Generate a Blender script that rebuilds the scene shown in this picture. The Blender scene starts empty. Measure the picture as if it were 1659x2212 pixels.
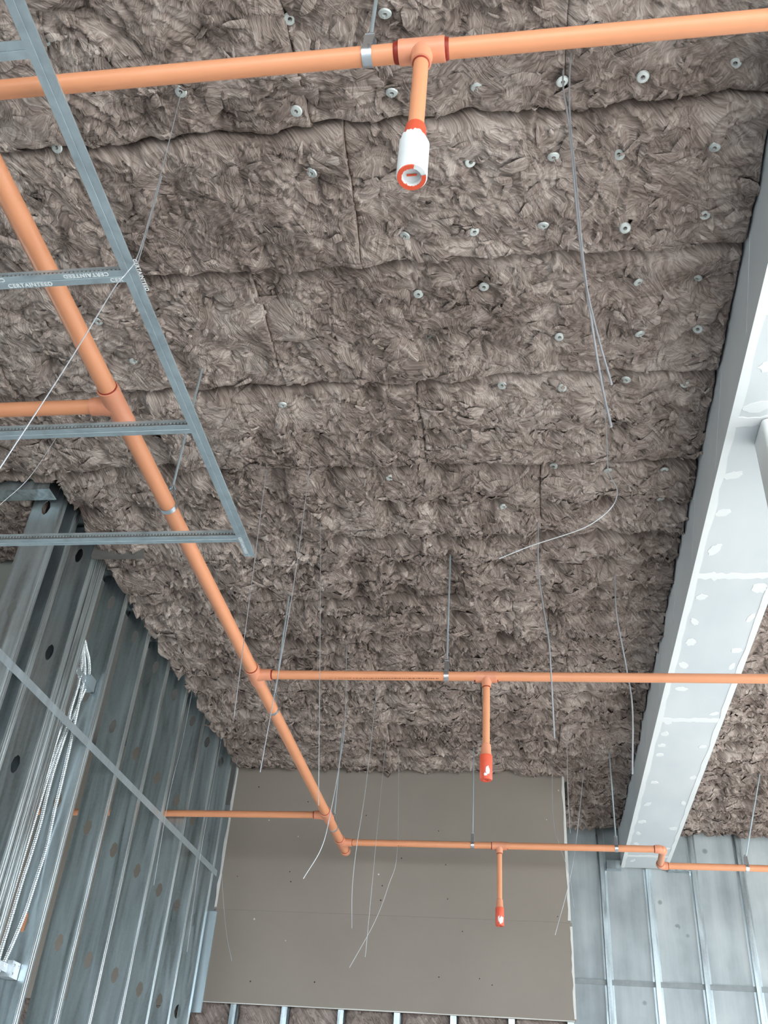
import bpy, math, random
import numpy as np
from mathutils import Vector, Matrix

# ------------------------------------------------------------------ camera, world, light
scene = bpy.context.scene
COL = scene.collection
Z0 = 1.55                      # eye height
H = 2.8                        # underside of the ceiling wool above the eye
ZC = Z0 + H                    # 4.35
yaw, pitch, roll = (math.radians(a) for a in (-10.045, 35.955, 4.739))
fwd = Vector((math.sin(yaw) * math.cos(pitch), math.cos(yaw) * math.cos(pitch), math.sin(pitch)))
r0 = Vector((math.cos(yaw), -math.sin(yaw), 0)); u0 = r0.cross(fwd)
right = math.cos(roll) * r0 + math.sin(roll) * u0
up = -math.sin(roll) * r0 + math.cos(roll) * u0
cam_data = bpy.data.cameras.new('camera')
cam = bpy.data.objects.new('camera', cam_data); COL.objects.link(cam)
cam_data.sensor_fit = 'VERTICAL'; cam_data.sensor_height = 36.0
cam_data.lens = 36.0 * 2062.84 / 2212.0
cam_data.clip_start = 0.05; cam_data.clip_end = 300
M4 = Matrix((right, up, -fwd)).transposed().to_4x4(); M4.translation = (0, 0, Z0)
cam.matrix_world = M4
scene.camera = cam

world = bpy.data.worlds.new('sky'); scene.world = world; world.use_nodes = True
wb = world.node_tree.nodes['Background']
wb.inputs[0].default_value = (0.78, 0.90, 1.0, 1); wb.inputs[1].default_value = 4.2

sun_d = bpy.data.lights.new('sun', 'SUN'); sun_d.energy = 6.0; sun_d.angle = math.radians(3); sun_d.color = (1.0, .95, .88)
sun = bpy.data.objects.new('sun', sun_d); COL.objects.link(sun)
sun.rotation_euler = (math.radians(52), 0, math.radians(100))

cy = scene.cycles
cy.max_bounces = 5; cy.diffuse_bounces = 2; cy.glossy_bounces = 2; cy.transmission_bounces = 1; cy.transparent_max_bounces = 2
cy.use_adaptive_sampling = True; cy.adaptive_threshold = .03
cy.caustics_reflective = False; cy.caustics_refractive = False
vs = scene.view_settings
vs.view_transform = 'Standard'; vs.look = 'None'; vs.exposure = 0.92; vs.gamma = 1.0; vs.use_curve_mapping = False

# ------------------------------------------------------------------ materials
def new_mat(name):
    m = bpy.data.materials.new(name); m.use_nodes = True
    nt = m.node_tree; b = nt.nodes['Principled BSDF']
    return m, nt, b
def N(nt, typ, **kw):
    n = nt.nodes.new(typ)
    for k, v in kw.items():
        if k.startswith('i_'):
            key = k[2:]; key = int(key) if key.isdigit() else key.replace('_', ' ')
            n.inputs[key].default_value = v
        else: setattr(n, k, v)
    return n
def L(nt, a, b): nt.links.new(a, b)
def ramp(nt, src, stops):
    r = N(nt, 'ShaderNodeValToRGB'); e = r.color_ramp.elements
    while len(e) > 1: e.remove(e[0])
    e[0].position = stops[0][0]; e[0].color = (*stops[0][1], 1)
    for p, c in stops[1:]:
        q = e.new(p); q.color = (*c, 1)
    L(nt, src, r.inputs[0]); return r
def geo_pos(nt): return N(nt, 'ShaderNodeNewGeometry').outputs['Position']
def math_n(nt, op, a, b=None):
    n = N(nt, 'ShaderNodeMath', operation=op)
    for i, v in enumerate((a, b)):
        if v is None: continue
        if isinstance(v, (int, float)): n.inputs[i].default_value = v
        else: L(nt, v, n.inputs[i])
    return n.outputs[0]
def vmath(nt, op, a, b=None):
    n = N(nt, 'ShaderNodeVectorMath', operation=op)
    for i, v in enumerate((a, b)):
        if v is None: continue
        if isinstance(v, tuple): n.inputs[i].default_value = v
        else: L(nt, v, n.inputs[i])
    return n.outputs[0]
def bump(nt, b, h, strength=.3, dist=.01):
    bp = N(nt, 'ShaderNodeBump'); bp.inputs['Strength'].default_value = strength; bp.inputs['Distance'].default_value = dist
    L(nt, h, bp.inputs['Height']); L(nt, bp.outputs[0], b.inputs['Normal'])

def wool_mat():
    m, nt, b = new_mat('mineral_wool')
    Pw = N(nt, 'ShaderNodeAttribute', attribute_name='fibre_pos').outputs['Vector']      # gently warped position, stored on the mesh
    def fibre(cell, along, across, seed):
        v = N(nt, 'ShaderNodeTexVoronoi', voronoi_dimensions='2D', i_Scale=cell); L(nt, vmath(nt, 'ADD', Pw, (seed, seed * .7, 0)), v.inputs['Vector'])
        sep = N(nt, 'ShaderNodeSeparateColor'); L(nt, v.outputs['Color'], sep.inputs[0])
        rot = N(nt, 'ShaderNodeVectorRotate', rotation_type='Z_AXIS')
        L(nt, Pw, rot.inputs['Vector']); L(nt, math_n(nt, 'MULTIPLY', sep.outputs[0], 6.283), rot.inputs['Angle'])
        sc = vmath(nt, 'MULTIPLY', rot.outputs[0], (along, across, 0))
        n = N(nt, 'ShaderNodeTexNoise', noise_dimensions='2D', i_Scale=1.0, i_Detail=2.0, i_Roughness=.6)
        L(nt, sc, n.inputs['Vector'])
        return n.outputs['Fac'], sep.outputs[2]
    f1, t1 = fibre(8.0, 6.0, 62.0, 0.0)
    f2, t2 = fibre(24.0, 22.0, 170.0, 3.1)
    tone = N(nt, 'ShaderNodeAttribute', attribute_name='tone').outputs['Fac']
    a = math_n(nt, 'ADD', math_n(nt, 'MULTIPLY', f1, .50), math_n(nt, 'MULTIPLY', f2, .50))
    for src, k in ((t2, .05), (t1, .06), (tone, .30)):
        a = math_n(nt, 'ADD', a, math_n(nt, 'MULTIPLY', math_n(nt, 'SUBTRACT', src, .5), k))
    cr = ramp(nt, a, [(.20, (.115, .086, .074)), (.40, (.252, .196, .171)), (.55, (.378, .303, .268)), (.76, (.60, .51, .46))])
    L(nt, cr.outputs[0], b.inputs['Base Color'])
    b.inputs['Roughness'].default_value = 1.0; b.inputs['Specular IOR Level'].default_value = 0.0
    hh = math_n(nt, 'ADD', math_n(nt, 'MULTIPLY', f1, .7), math_n(nt, 'MULTIPLY', f2, .35))
    bump(nt, b, hh, .75, .016)
    return m
def metal_mat(name, col, rough=.38, metallic=.85, streak=.12, wavy=0.):
    m, nt, b = new_mat(name)
    P = geo_pos(nt)
    n = N(nt, 'ShaderNodeTexNoise', i_Scale=1.0, i_Detail=3.0, i_Distortion=1.2); L(nt, vmath(nt, 'MULTIPLY', P, (16., 16., 1.3)), n.inputs['Vector'])
    v = N(nt, 'ShaderNodeTexNoise', i_Scale=70.0, i_Detail=1.0); L(nt, P, v.inputs['Vector'])
    f = math_n(nt, 'ADD', math_n(nt, 'MULTIPLY', n.outputs['Fac'], .88), math_n(nt, 'MULTIPLY', v.outputs['Fac'], .12))
    lo = tuple(c * (1 - streak * 2) for c in col); hi = tuple(min(1, c * (1 + streak * 1.3)) for c in col)
    cr = ramp(nt, f, [(.32, lo), (.5, col), (.68, hi)]); L(nt, cr.outputs[0], b.inputs['Base Color'])
    b.inputs['Metallic'].default_value = metallic
    rr = N(nt, 'ShaderNodeMapRange'); rr.inputs['To Min'].default_value = rough - .10; rr.inputs['To Max'].default_value = rough + .14
    L(nt, n.outputs['Fac'], rr.inputs['Value']); L(nt, rr.outputs[0], b.inputs['Roughness'])
    if wavy:
        w = N(nt, 'ShaderNodeTexNoise', i_Scale=1.0, i_Detail=1.0); L(nt, vmath(nt, 'MULTIPLY', P, (14., 14., 3.)), w.inputs['Vector'])
        bump(nt, b, w.outputs['Fac'], wavy, .02)
    return m
def plain_mat(name, col, rough=.6, var=.08, scale=6., spec=.3, stretch=(1, 1, 1), bumps=0.):
    m, nt, b = new_mat(name)
    P = geo_pos(nt)
    n = N(nt, 'ShaderNodeTexNoise', i_Scale=scale, i_Detail=5.0, i_Roughness=.6); L(nt, vmath(nt, 'MULTIPLY', P, stretch), n.inputs['Vector'])
    cr = ramp(nt, n.outputs['Fac'], [(.3, tuple(c * (1 - var) for c in col)), (.7, tuple(min(1, c * (1 + var)) for c in col))])
    L(nt, cr.outputs[0], b.inputs['Base Color'])
    b.inputs['Roughness'].default_value = rough; b.inputs['Specular IOR Level'].default_value = spec
    if bumps: bump(nt, b, n.outputs['Fac'], bumps, .01)
    return m
def concrete_mat():
    m, nt, b = new_mat('bare_concrete')
    P = geo_pos(nt)
    n1 = N(nt, 'ShaderNodeTexNoise', i_Scale=1.0, i_Detail=6.0, i_Roughness=.6); L(nt, vmath(nt, 'MULTIPLY', P, (5., 5., .55)), n1.inputs['Vector'])
    n2 = N(nt, 'ShaderNodeTexNoise', i_Scale=3.0, i_Detail=6.0); L(nt, P, n2.inputs['Vector'])
    v = N(nt, 'ShaderNodeTexVoronoi', i_Scale=5.5); L(nt, P, v.inputs['Vector'])
    spot = ramp(nt, v.outputs['Distance'], [(.0, (.0, .0, .0)), (.10, (.25, .25, .25)), (.14, (1, 1, 1))])
    f = math_n(nt, 'ADD', math_n(nt, 'MULTIPLY', n1.outputs['Fac'], .6), math_n(nt, 'MULTIPLY', n2.outputs['Fac'], .4))
    cr = ramp(nt, f, [(.34, (.31, .345, .36)), (.5, (.46, .505, .525)), (.66, (.60, .635, .645))])
    sp = N(nt, 'ShaderNodeMix', data_type='RGBA'); sp.inputs['Factor'].default_value = 1
    sel = math_n(nt, 'GREATER_THAN', n2.outputs['Fac'], .54)
    L(nt, math_n(nt, 'MULTIPLY', sel, math_n(nt, 'SUBTRACT', 1.0, spot.outputs[0])), sp.inputs['Factor'])
    L(nt, cr.outputs[0], sp.inputs['A']); sp.inputs['B'].default_value = (.26, .28, .29, 1)
    L(nt, sp.outputs['Result'], b.inputs['Base Color'])
    b.inputs['Roughness'].default_value = .8
    bump(nt, b, n2.outputs['Fac'], .15, .01)
    return m
def soffit_mat():
    m, nt, b = new_mat('drywall_soffit')
    P = geo_pos(nt)
    n = N(nt, 'ShaderNodeTexNoise', i_Scale=1.0, i_Detail=3.0); L(nt, vmath(nt, 'MULTIPLY', P, (3., 1.3, 3.)), n.inputs['Vector'])
    cr = ramp(nt, n.outputs['Fac'], [(.35, (.66, .70, .73)), (.65, (.74, .77, .79))])
    L(nt, cr.outputs[0], b.inputs['Base Color']); b.inputs['Roughness'].default_value = .65
    return m

M = dict(
    wool=wool_mat(),
    galv=metal_mat('galvanised_steel', (.62, .70, .73), .31, .9, .17, .35),  # vertical colour streaks imitate blurred reflections on the steel
    galv_tee=metal_mat('galvanised_tee', (.56, .65, .69), .42, .8, .06),
    zinc=metal_mat('zinc_plated', (.72, .76, .80), .28, .95, .05),
    disc=metal_mat('fixing_disc_steel', (.60, .63, .61), .5, .45, .08),
    wire=metal_mat('galvanised_wire', (.56, .58, .61), .40, .7, .05),
    armour=metal_mat('cable_armour', (.80, .85, .88), .38, .6, .05),
    cpvc=plain_mat('orange_cpvc', (.82, .345, .178), .36, .03, 5., .45),
    cpvc_fit=plain_mat('orange_cpvc_fitting', (.80, .325, .190), .34, .04, 9., .45),
    cement=plain_mat('red_solvent_cement', (.30, .035, .022), .4, .2, 40.),
    red=plain_mat('red_primer', (.80, .115, .055), .4, .08, 30., .4),
    dark_print=plain_mat('dark_print', (.10, .05, .035), .6, .1, 30.),
    white=plain_mat('white_plaster', (.86, .88, .88), .55, .03, 20., .3),
    paper_white=plain_mat('white_board_paper', (.72, .70, .66), .8, .05, 20.),
    gyp=plain_mat('brown_board_paper', (.305, .262, .226), .85, .05, 1.4, .1),
    gyp_grey=plain_mat('grey_board', (.24, .245, .225), .8, .12, 1.0, .1),
    concrete=concrete_mat(),
    joint_dark=plain_mat('dark_concrete_joint', (.33, .36, .37), .85, .15, 9.),
    soffit=soffit_mat(),
    compound=plain_mat('joint_compound', (.88, .90, .90), .6, .02, 9., .2),
    floor=plain_mat('pale_concrete_floor', (.55, .54, .52), .6, .10, 1.2),
    ground=plain_mat('pale_ground', (.50, .49, .46), .9, .10, .4),
    print_white=plain_mat('white_print', (.90, .93, .94), .6, .02, 30.),
    speck=plain_mat('dark_speck', (.03, .03, .03), .8, .1, 30.),
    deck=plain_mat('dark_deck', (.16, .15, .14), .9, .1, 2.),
)

# ------------------------------------------------------------------ mesh helpers
class MB:
    def __init__(s): s.v = []; s.f = []; s.n = 0
    def add(s, vs, fs):
        s.v.extend([tuple(p) for p in vs]); s.f.extend([tuple(i + s.n for i in f) for f in fs]); s.n += len(vs); return s
    def box(s, x0, x1, y0, y1, z0, z1):
        vs = [(x, y, z) for z in (z0, z1) for y in (y0, y1) for x in (x0, x1)]
        return s.add(vs, [(0, 2, 3, 1), (4, 5, 7, 6), (0, 1, 5, 4), (2, 6, 7, 3), (0, 4, 6, 2), (1, 3, 7, 5)])
    def tube(s, pts, r, n=10, caps=True):
        pts = [Vector(p) for p in pts]; rs = r if isinstance(r, (list, tuple)) else [r] * len(pts)
        t = [(pts[min(i + 1, len(pts) - 1)] - pts[max(i - 1, 0)]).normalized() for i in range(len(pts))]
        a = Vector((0, 0, 1)) if abs(t[0].z) < .9 else Vector((1, 0, 0))
        u = (a - t[0] * a.dot(t[0])).normalized(); vs = []
        for i, p in enumerate(pts):
            u = (u - t[i] * u.dot(t[i])).normalized(); w = t[i].cross(u)
            for k in range(n):
                an = 2 * math.pi * k / n; vs.append(p + (u * math.cos(an) + w * math.sin(an)) * rs[i])
        fs = []
        for i in range(len(pts) - 1):
            for k in range(n):
                k2 = (k + 1) % n; fs.append((i * n + k, i * n + k2, (i + 1) * n + k2, (i + 1) * n + k))
        if caps:
            fs.append(tuple(reversed(range(n)))); fs.append(tuple((len(pts) - 1) * n + k for k in range(n)))
        return s.add(vs, fs)
    def lathe(s, p0, axis, prof, n=24, caps=True):
        p0 = Vector(p0); ax = Vector(axis).normalized()
        a = Vector((0, 0, 1)) if abs(ax.z) < .9 else Vector((1, 0, 0))
        u = (a - ax * a.dot(ax)).normalized(); w = ax.cross(u); vs = []
        for t, r in prof:
            for k in range(n):
                an = 2 * math.pi * k / n; vs.append(p0 + ax * t + (u * math.cos(an) + w * math.sin(an)) * r)
        fs = []
        for i in range(len(prof) - 1):
            for k in range(n):
                k2 = (k + 1) % n; fs.append((i * n + k, i * n + k2, (i + 1) * n + k2, (i + 1) * n + k))
        if caps:
            fs.append(tuple(reversed(range(n)))); fs.append(tuple((len(prof) - 1) * n + k for k in range(n)))
        return s.add(vs, fs)
    def mesh(s, name, mat, smooth=True, ang=35):
        me = bpy.data.meshes.new(name); me.from_pydata(s.v, [], s.f); me.materials.append(mat)
        if smooth:
            me.polygons.foreach_set('use_smooth', [True] * len(me.polygons))
            me.set_sharp_from_angle(angle=math.radians(ang))
        me.update(); return me
    def build(s, name, mat, parent=None, smooth=True, ang=35):
        return link(name, s.mesh(name, mat, smooth, ang), parent)
def link(name, me, parent=None):
    o = bpy.data.objects.new(name, me); COL.objects.link(o)
    if parent is not None:
        o.parent = parent; o.matrix_parent_inverse = parent_world(parent).inverted()
    return o
def parent_world(o):
    m = o.matrix_basis.copy()
    if o.parent is not None: m = parent_world(o.parent) @ o.matrix_parent_inverse @ m
    return m
def empty(name, loc=(0, 0, 0)):
    o = bpy.data.objects.new(name, None); o.empty_display_size = .1; COL.objects.link(o); o.location = loc; return o
def tag(o, label=None, cat=None, group=None, kind=None):
    if label: o['label'] = label
    if cat: o['category'] = cat
    if group: o['group'] = group
    if kind: o['kind'] = kind
    return o
def cyl(p0, p1, r, n=24):
    d = Vector(p1) - Vector(p0)
    return MB().lathe(p0, d, [(0, r), (d.length, r)], n)
def quad_mesh_np(name, verts, quads, mat, smooth=True, tone=None):
    me = bpy.data.meshes.new(name)
    nv, nq = len(verts), len(quads)
    me.vertices.add(nv); me.vertices.foreach_set('co', np.asarray(verts, np.float32).ravel())
    me.loops.add(nq * 4); me.loops.foreach_set('vertex_index', np.asarray(quads, np.int32).ravel())
    me.polygons.add(nq); me.polygons.foreach_set('loop_start', np.arange(0, nq * 4, 4, dtype=np.int32))
    me.polygons.foreach_set('use_smooth', np.full(nq, smooth, bool))
    me.materials.append(mat); me.update(calc_edges=True)
    if tone is not None:
        vv = np.asarray(verts); u = vv[:, 0] + .75 * vv[:, 2]; w = vv[:, 1] + .25 * vv[:, 2]
        wx = .08 * (fbm(u * 9, w * 9, 1, 2) - .5); wy = .08 * (fbm(u * 9 + 70, w * 9, 2, 2) - .5)
        fp = np.stack([u + wx, w + wy, np.zeros(len(vv))], 1)
        at = me.attributes.new('fibre_pos', 'FLOAT_VECTOR', 'POINT'); at.data.foreach_set('vector', fp.astype(np.float32).ravel())
        tone = np.asarray(tone) + .9 * (fbm(u * 2.2, w * 2.2, 4, 3) - .5)
        at = me.attributes.new('tone', 'FLOAT', 'POINT'); at.data.foreach_set('value', np.asarray(tone, np.float32))
    return me
def catmull(pts, sub=6):
    pts = [Vector(p) for p in pts]; out = []
    q = [pts[0] * 2 - pts[1]] + pts + [pts[-1] * 2 - pts[-2]]
    for i in range(1, len(q) - 2):
        for k in range(sub):
            t = k / sub; a, b, c, d = q[i - 1], q[i], q[i + 1], q[i + 2]
            out.append(.5 * ((2 * b) + (c - a) * t + (2 * a - 5 * b + 4 * c - d) * t * t + (3 * b - a - 3 * c + d) * t ** 3))
    out.append(pts[-1]); return out

# ------------------------------------------------------------------ numpy noise and the wool surface
rng = np.random.default_rng(7)
TAB = rng.random((16, 256, 256))
def vn(x, y, s=0):
    t = TAB[s % 16]; xi = np.floor(x).astype(int); yi = np.floor(y).astype(int); fx = x - xi; fy = y - yi
    fx = fx * fx * (3 - 2 * fx); fy = fy * fy * (3 - 2 * fy)
    a = t[xi & 255, yi & 255]; b = t[(xi + 1) & 255, yi & 255]; c = t[xi & 255, (yi + 1) & 255]; d = t[(xi + 1) & 255, (yi + 1) & 255]
    return (a * (1 - fx) + b * fx) * (1 - fy) + (c * (1 - fx) + d * fx) * fy
def fbm(x, y, s=0, o=3):
    r = 0; a = 1; n = 0
    for k in range(o):
        r = r + a * vn(x * 2 ** k + 17.3 * k, y * 2 ** k + 5.1 * k, s + k); n += a; a *= .5
    return r / n
def ss(a, lo, hi):
    t = np.clip((a - lo) / (hi - lo), 0, 1); return t * t * (3 - 2 * t)
PX0, PXD, PY0, PYD = 0.140, 0.2635, 1.350, 0.2665          # fixing pins stand on this lattice
def pin_field(x, y):
    kx = np.round((x - PX0) / PXD); ky = np.round((y - PY0) / PYD); h = 0
    for dx in (-1, 0, 1):
        for dy in (-1, 0, 1):
            ix = (kx + dx).astype(int); iy = (ky + dy).astype(int)
            jx = TAB[13][ix & 255, iy & 255] - .5; jy = TAB[14][ix & 255, iy & 255] - .5; st = .45 + .75 * TAB[15][ix & 255, iy & 255]
            cx = PX0 + ix * PXD + jx * .03; cy = PY0 + iy * PYD + jy * .03
            r = np.hypot(x - cx, y - cy); th = np.arctan2(y - cy, x - cx)
            fold = 1 + .45 * np.cos(th * (3 + (ix + iy) % 3) + 6 * jx)
            h = h + st * (.034 * np.exp(-(r / .040) ** 1.3) + .020 * np.exp(-(r / .085) ** 1.5) * fold)
    yr = y + .035 * (fbm(x * 5, y * 1.2, 5, 2) - .5); dy = np.abs((yr - PY0) / PYD - np.round((yr - PY0) / PYD)) * PYD
    h = h + .020 * np.exp(-dy / .017) * (.15 + 1.0 * vn(x * 5, np.round((y - PY0) / PYD) * 3.3, 7)) * ss(y, 2.9, 4.2)
    return h
def wool_relief(x, y):
    """downward bulge of the torn fibre face, metres"""
    gain = .72 + .75 * ss(y, 2.8, 5.0)
    wx = x + .05 * (fbm(x * 6, y * 6, 1) - .5); wy = y + .05 * (fbm(x * 6 + 40, y * 6, 2) - .5)
    h = .030 * (fbm(wx * 3.2, wy * 3.2, 3) - .5) + .022 * (fbm(wx * 11, wy * 11, 4, 2) - .5)
    for k, (ang, fr, amp) in enumerate([(.3, 9, .019), (1.5, 11, .020), (2.5, 10, .018), (-.6, 24, .008), (1.45, 27, .010), (2.2, 25, .008), (1.5, 60, .0035), (.4, 66, .003)]):
        u = (wx * math.cos(ang) + wy * math.sin(ang)) * fr + 2.6 * fbm(x * 6 + 31 * k, y * 6 + 11 * k, k, 3) + .8 * vn(x * 30 + 9 * k, y * 30, k + 3)
        saw = u - np.floor(u); w = ss(vn(x * (4 + fr * .12) + 50 * k, y * (4 + fr * .12) + 7 * k, k + 5), .42, .78)
        h = h + amp * w * gain * (saw ** 1.7 - .35)
    return h
def seam_wig(x, s): return .035 * (fbm(x * 1.6, x * 0 + s * 3.7, 6, 3) - .5) * 2 + .012 * (vn(x * 14, x * 0 + s, 7) - .5) * 2

def flakes(xc, yc, zf, n, rs, size=1.0):
    """torn fibre flaps: small curled strips rooted in the wool face.  zf(x,y)->z of the face"""
    th = 2 * math.pi * vn(xc * 2.3, yc * 2.3, 9) * 1.5 + rs.normal(0, .8, n)
    ln = rs.uniform(.025, .070, n) * (1 + 1.0 * (rs.random(n) < .25)) * size; wd = ln * rs.uniform(.18, .60, n)
    lift = rs.uniform(.004, .020, n) * size; curl = rs.uniform(-.5, .9, n)
    dx, dy = np.cos(th), np.sin(th); sx, sy = -dy, dx
    V = []
    prof = [(0, .55), (.33, 1.0), (.7, .85), (1.0, .25)]
    for t, w in prof:
        for sgn in (-1, 0, 1):
            jit = rs.uniform(.75, 1.25, n)
            bend = curl * (t ** 2) * ln * .35
            x = xc + dx * ln * (t - .3) + sx * (wd * .5 * w * sgn * jit + bend); y = yc + dy * ln * (t - .3) + sy * (wd * .5 * w * sgn * jit + bend)
            z = zf(x, y) + .003 - lift * (math.sin(t * 2.2)) + (.35 * lift * (abs(sgn) - .6)) * (1 if t > 0 else 0) + (0.004 if t == 0 else 0)
            V.append(np.stack([x, y, z], 1))
    V = np.stack(V, 1).reshape(-1, 3)
    q = []
    for r in range(3):
        for c in range(2):
            a = r * 3 + c; q.append((a, a + 1, a + 4, a + 3))
    Q = (np.arange(n)[:, None, None] * 12 + np.array(q)[None]).reshape(-1, 4)
    return V, Q

def ceiling_batt(parent, x0, x1, ylo, yhi, slo, shi, res, idx, dens, pin=True, left_rag=0., right_rag=0., zoff=0.):
    """one batt lying over the pins; ylo/yhi mean seam lines, slo/shi seeds of their wiggle"""
    rs = np.random.default_rng(100 + idx)
    nx = max(4, int((x1 - x0) / res)); ny = max(4, int((yhi - ylo) / res))
    s = np.linspace(0, 1, nx + 1); t = np.linspace(0, 1, ny + 1)
    S, T = np.meshgrid(s, t, indexing='ij')
    offs = rs.uniform(-.012, .016) + zoff; tx = rs.uniform(-.012, .012); ty = rs.uniform(-.014, .014)
    def zface(x, y):
        yl = ylo + seam_wig(x, slo); yh = yhi + seam_wig(x, shi)
        e = np.maximum(np.minimum(y - yl, yh - y), 0); ex = np.maximum(np.minimum(x - x0, x1 - x), 0)
        h = offs + tx * (x - (x0 + x1) / 2) / .6 + ty * (y - (ylo + yhi) / 2) / .3
        h = h + wool_relief(x, y) - .038 * np.exp(-e / .014) * (.6 + 1.1 * vn(x * 3.1, y * 2, 12)) - .010 * np.exp(-e / .06) - .009 * np.exp(-ex / .010) * ss(vn(x * 2 + idx, y * 5, 11), .3, .7)
        if pin: h = h - pin_field(x, y) * (.8 + 1.1 * ss(y, 2.6, 4.4)) + .018 + .012 * ss(y, 2.6, 4.4)
        return ZC - h
    X = x0 + (x1 - x0) * S
    Xs = .03 * (fbm(X * 0 + 1.7 * idx, (ylo + (yhi - ylo) * T) * 4, 2, 2) - .5); Xe = .03 * (fbm(X * 0 + 1.7 * (idx + 1), (ylo + (yhi - ylo) * T) * 4, 2, 2) - .5)
    X = X + (1 - S) ** 3 * (Xs if left_rag == 0 else 0) + S ** 3 * Xe * (x1 < .78)
    X = X + (left_rag * (1 - S) + right_rag * S) * (fbm(X * 0 + idx, ylo + (yhi - ylo) * T * 1.0 + 3 * idx, 8) - .5)
    Yl = ylo + seam_wig(X, slo) + .002; Yh = yhi + seam_wig(X, shi) - .002
    Y = Yl + (Yh - Yl) * T
    Z = zface(X, Y)
    V = np.stack([X, Y, Z], -1)
    # turned up rim so that the batt has an edge
    ij = np.arange((nx + 1) * (ny + 1)).reshape(nx + 1, ny + 1)
    Q = np.stack([ij[:-1, :-1], ij[:-1, 1:], ij[1:, 1:], ij[1:, :-1]], -1).reshape(-1, 4)
    loop = np.concatenate([ij[:, 0], ij[-1, 1:], ij[-2::-1, -1], ij[0, -2:0:-1]])
    Vf = V.reshape(-1, 3); rim = Vf[loop].copy(); rim[:, 2] = ZC + .15
    base = len(Vf); k = np.arange(len(loop)); k2 = (k + 1) % len(loop)
    Qr = np.stack([loop[k], loop[k2], base + k2, base + k], 1)
    Vf = np.concatenate([Vf, rim]); Qs = [Q, Qr]
    tn = .5 + .9 * (vn(Vf[:, 0] * 13, Vf[:, 1] * 13, 10) - .5)
    n = int(dens * (x1 - x0) * (yhi - ylo))
    if n:
        fx = rs.uniform(x0 + .01, x1 - .01, n); fy = rs.uniform(ylo + .02, yhi - .02, n)
        FV, FQ = flakes(fx, fy, zface, n, rs, 1.0)
        Qs.append(FQ + len(Vf)); Vf = np.concatenate([Vf, FV]); tn = np.concatenate([tn, np.repeat(np.clip(rs.normal(.54, .15, n), .1, 1.0), 12)])
    me = quad_mesh_np('insulation_batt', Vf, np.concatenate(Qs), M['wool'], tone=tn)
    return link('insulation_batt', me, parent), zface

# ------------------------------------------------------------------ the setting: floor, ground, shell
fl = MB().box(-6, 6.2, -6, 8.9, -.2, 0).build('floor', M['floor'], smooth=False); tag(fl, 'pale bare concrete floor of the room', 'floor', kind='structure')
gd = MB().box(-60, 60, -60, 60, -.4, -.22).build('ground', M['ground'], smooth=False); tag(gd, 'pale ground outside the open building', 'ground', kind='structure')
# ceiling deck with the wool under it
ceil = MB().box(-6.1, 6.2, -6, 8.9, 4.53, 4.75).build('ceiling', M['deck'], smooth=False)
tag(ceil, 'ceiling lined with torn brown mineral wool batts held by pins', 'ceiling', kind='structure')
wr = MB().box(6.05, 6.2, -6, 8.9, 3.7, 4.53).box(6.05, 6.2, -6, 8.9, 0, .15).box(6.05, 6.2, -6.0, -5.7, .15, 3.7).box(6.05, 6.2, 8.6, 8.9, .15, 3.7).box(6.05, 6.2, 1.3, 1.6, .15, 3.7).build('wall_right', M['concrete'], smooth=False)
tag(wr, 'open window wall on the right letting daylight in', 'wall', kind='structure')
wn = MB().box(-6, 6.05, -6.15, -6, 3.7, 4.53).box(-6, -5, -6.15, -6, 0, 3.7).build('wall_near', M['concrete'], smooth=False)
tag(wn, 'open front wall behind the viewer', 'wall', kind='structure')
wo = MB().box(-6.15, -6, -6.15, 8.9, 3.6, 4.53).box(-6.15, -6, -6.15, 8.9, 0, .9).box(-6.15, -6, -6.15, 4.3, .9, 3.6).build('wall_outer', M['gyp_grey'], smooth=False)  # opening added in this unseen wall to brighten the next room
tag(wo, 'far grey wall of the next room', 'wall', kind='structure')

# ---- batts of the main bay
rows = [.55, 1.13, 1.705, 2.28, 2.90, 3.45, 4.03, 4.63, 5.14, 5.67, 6.32, 6.80, 7.36, 7.98, 8.62]
discs = [(-0.642, 1.351), (-0.356, 1.346), (-0.111, 1.349), (-0.676, 1.624), (-0.369, 1.604), (-0.105, 1.612), (0.154, 1.602), (0.391, 1.609), (0.659, 1.603), (-0.668, 1.844), (-0.138, 1.867), (0.13, 1.85), (0.337, 1.865), (0.633, 1.862), (-0.391, 2.158), (-0.139, 2.141), (0.099, 2.124), (0.375, 2.133), (0.642, 2.125), (-1.517, 1.695), (-1.704, 1.881), (-0.368, 2.431), (-0.118, 2.414), (0.45, 2.418), (0.656, 2.422), (-0.351, 2.67), (0.167, 2.668), (0.472, 2.653), (0.685, 2.645), (-0.065, 2.932), (0.182, 2.937), (0.44, 2.927), (0.672, 2.938), (-1.594, 2.694), (-1.662, 2.461), (0.402, 3.508), (0.155, 3.483), (0.653, 3.509), (-0.605, 3.503), (-0.079, 3.772), (0.661, 3.74), (0.628, 4.035), (0.66, 4.284), (-1.01, 2.968), (-1.387, 1.329), (-1.021, 1.519)]
def disc_mesh():
    b = MB(); n = 18; ro, ri = .020, .0045
    vs = []
    for r, z in ((ri, 0.004), (ri + .003, -.0015), (ro - .003, 0.0), (ro, .004)):
        for k in range(n): a = 2 * math.pi * k / n; vs.append((r * math.cos(a), r * math.sin(a), z))
    fs = [(i * n + k, (i + 1) * n + k, (i + 1) * n + (k + 1) % n, i * n + (k + 1) % n) for i in range(3) for k in range(n)]
    b.add(vs, fs)
    b.tube([(0, 0, .06), (0, 0, -.016)], .0012, 6)
    return b.mesh('fixing_disc', M['disc'])
DISC = disc_mesh()
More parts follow.
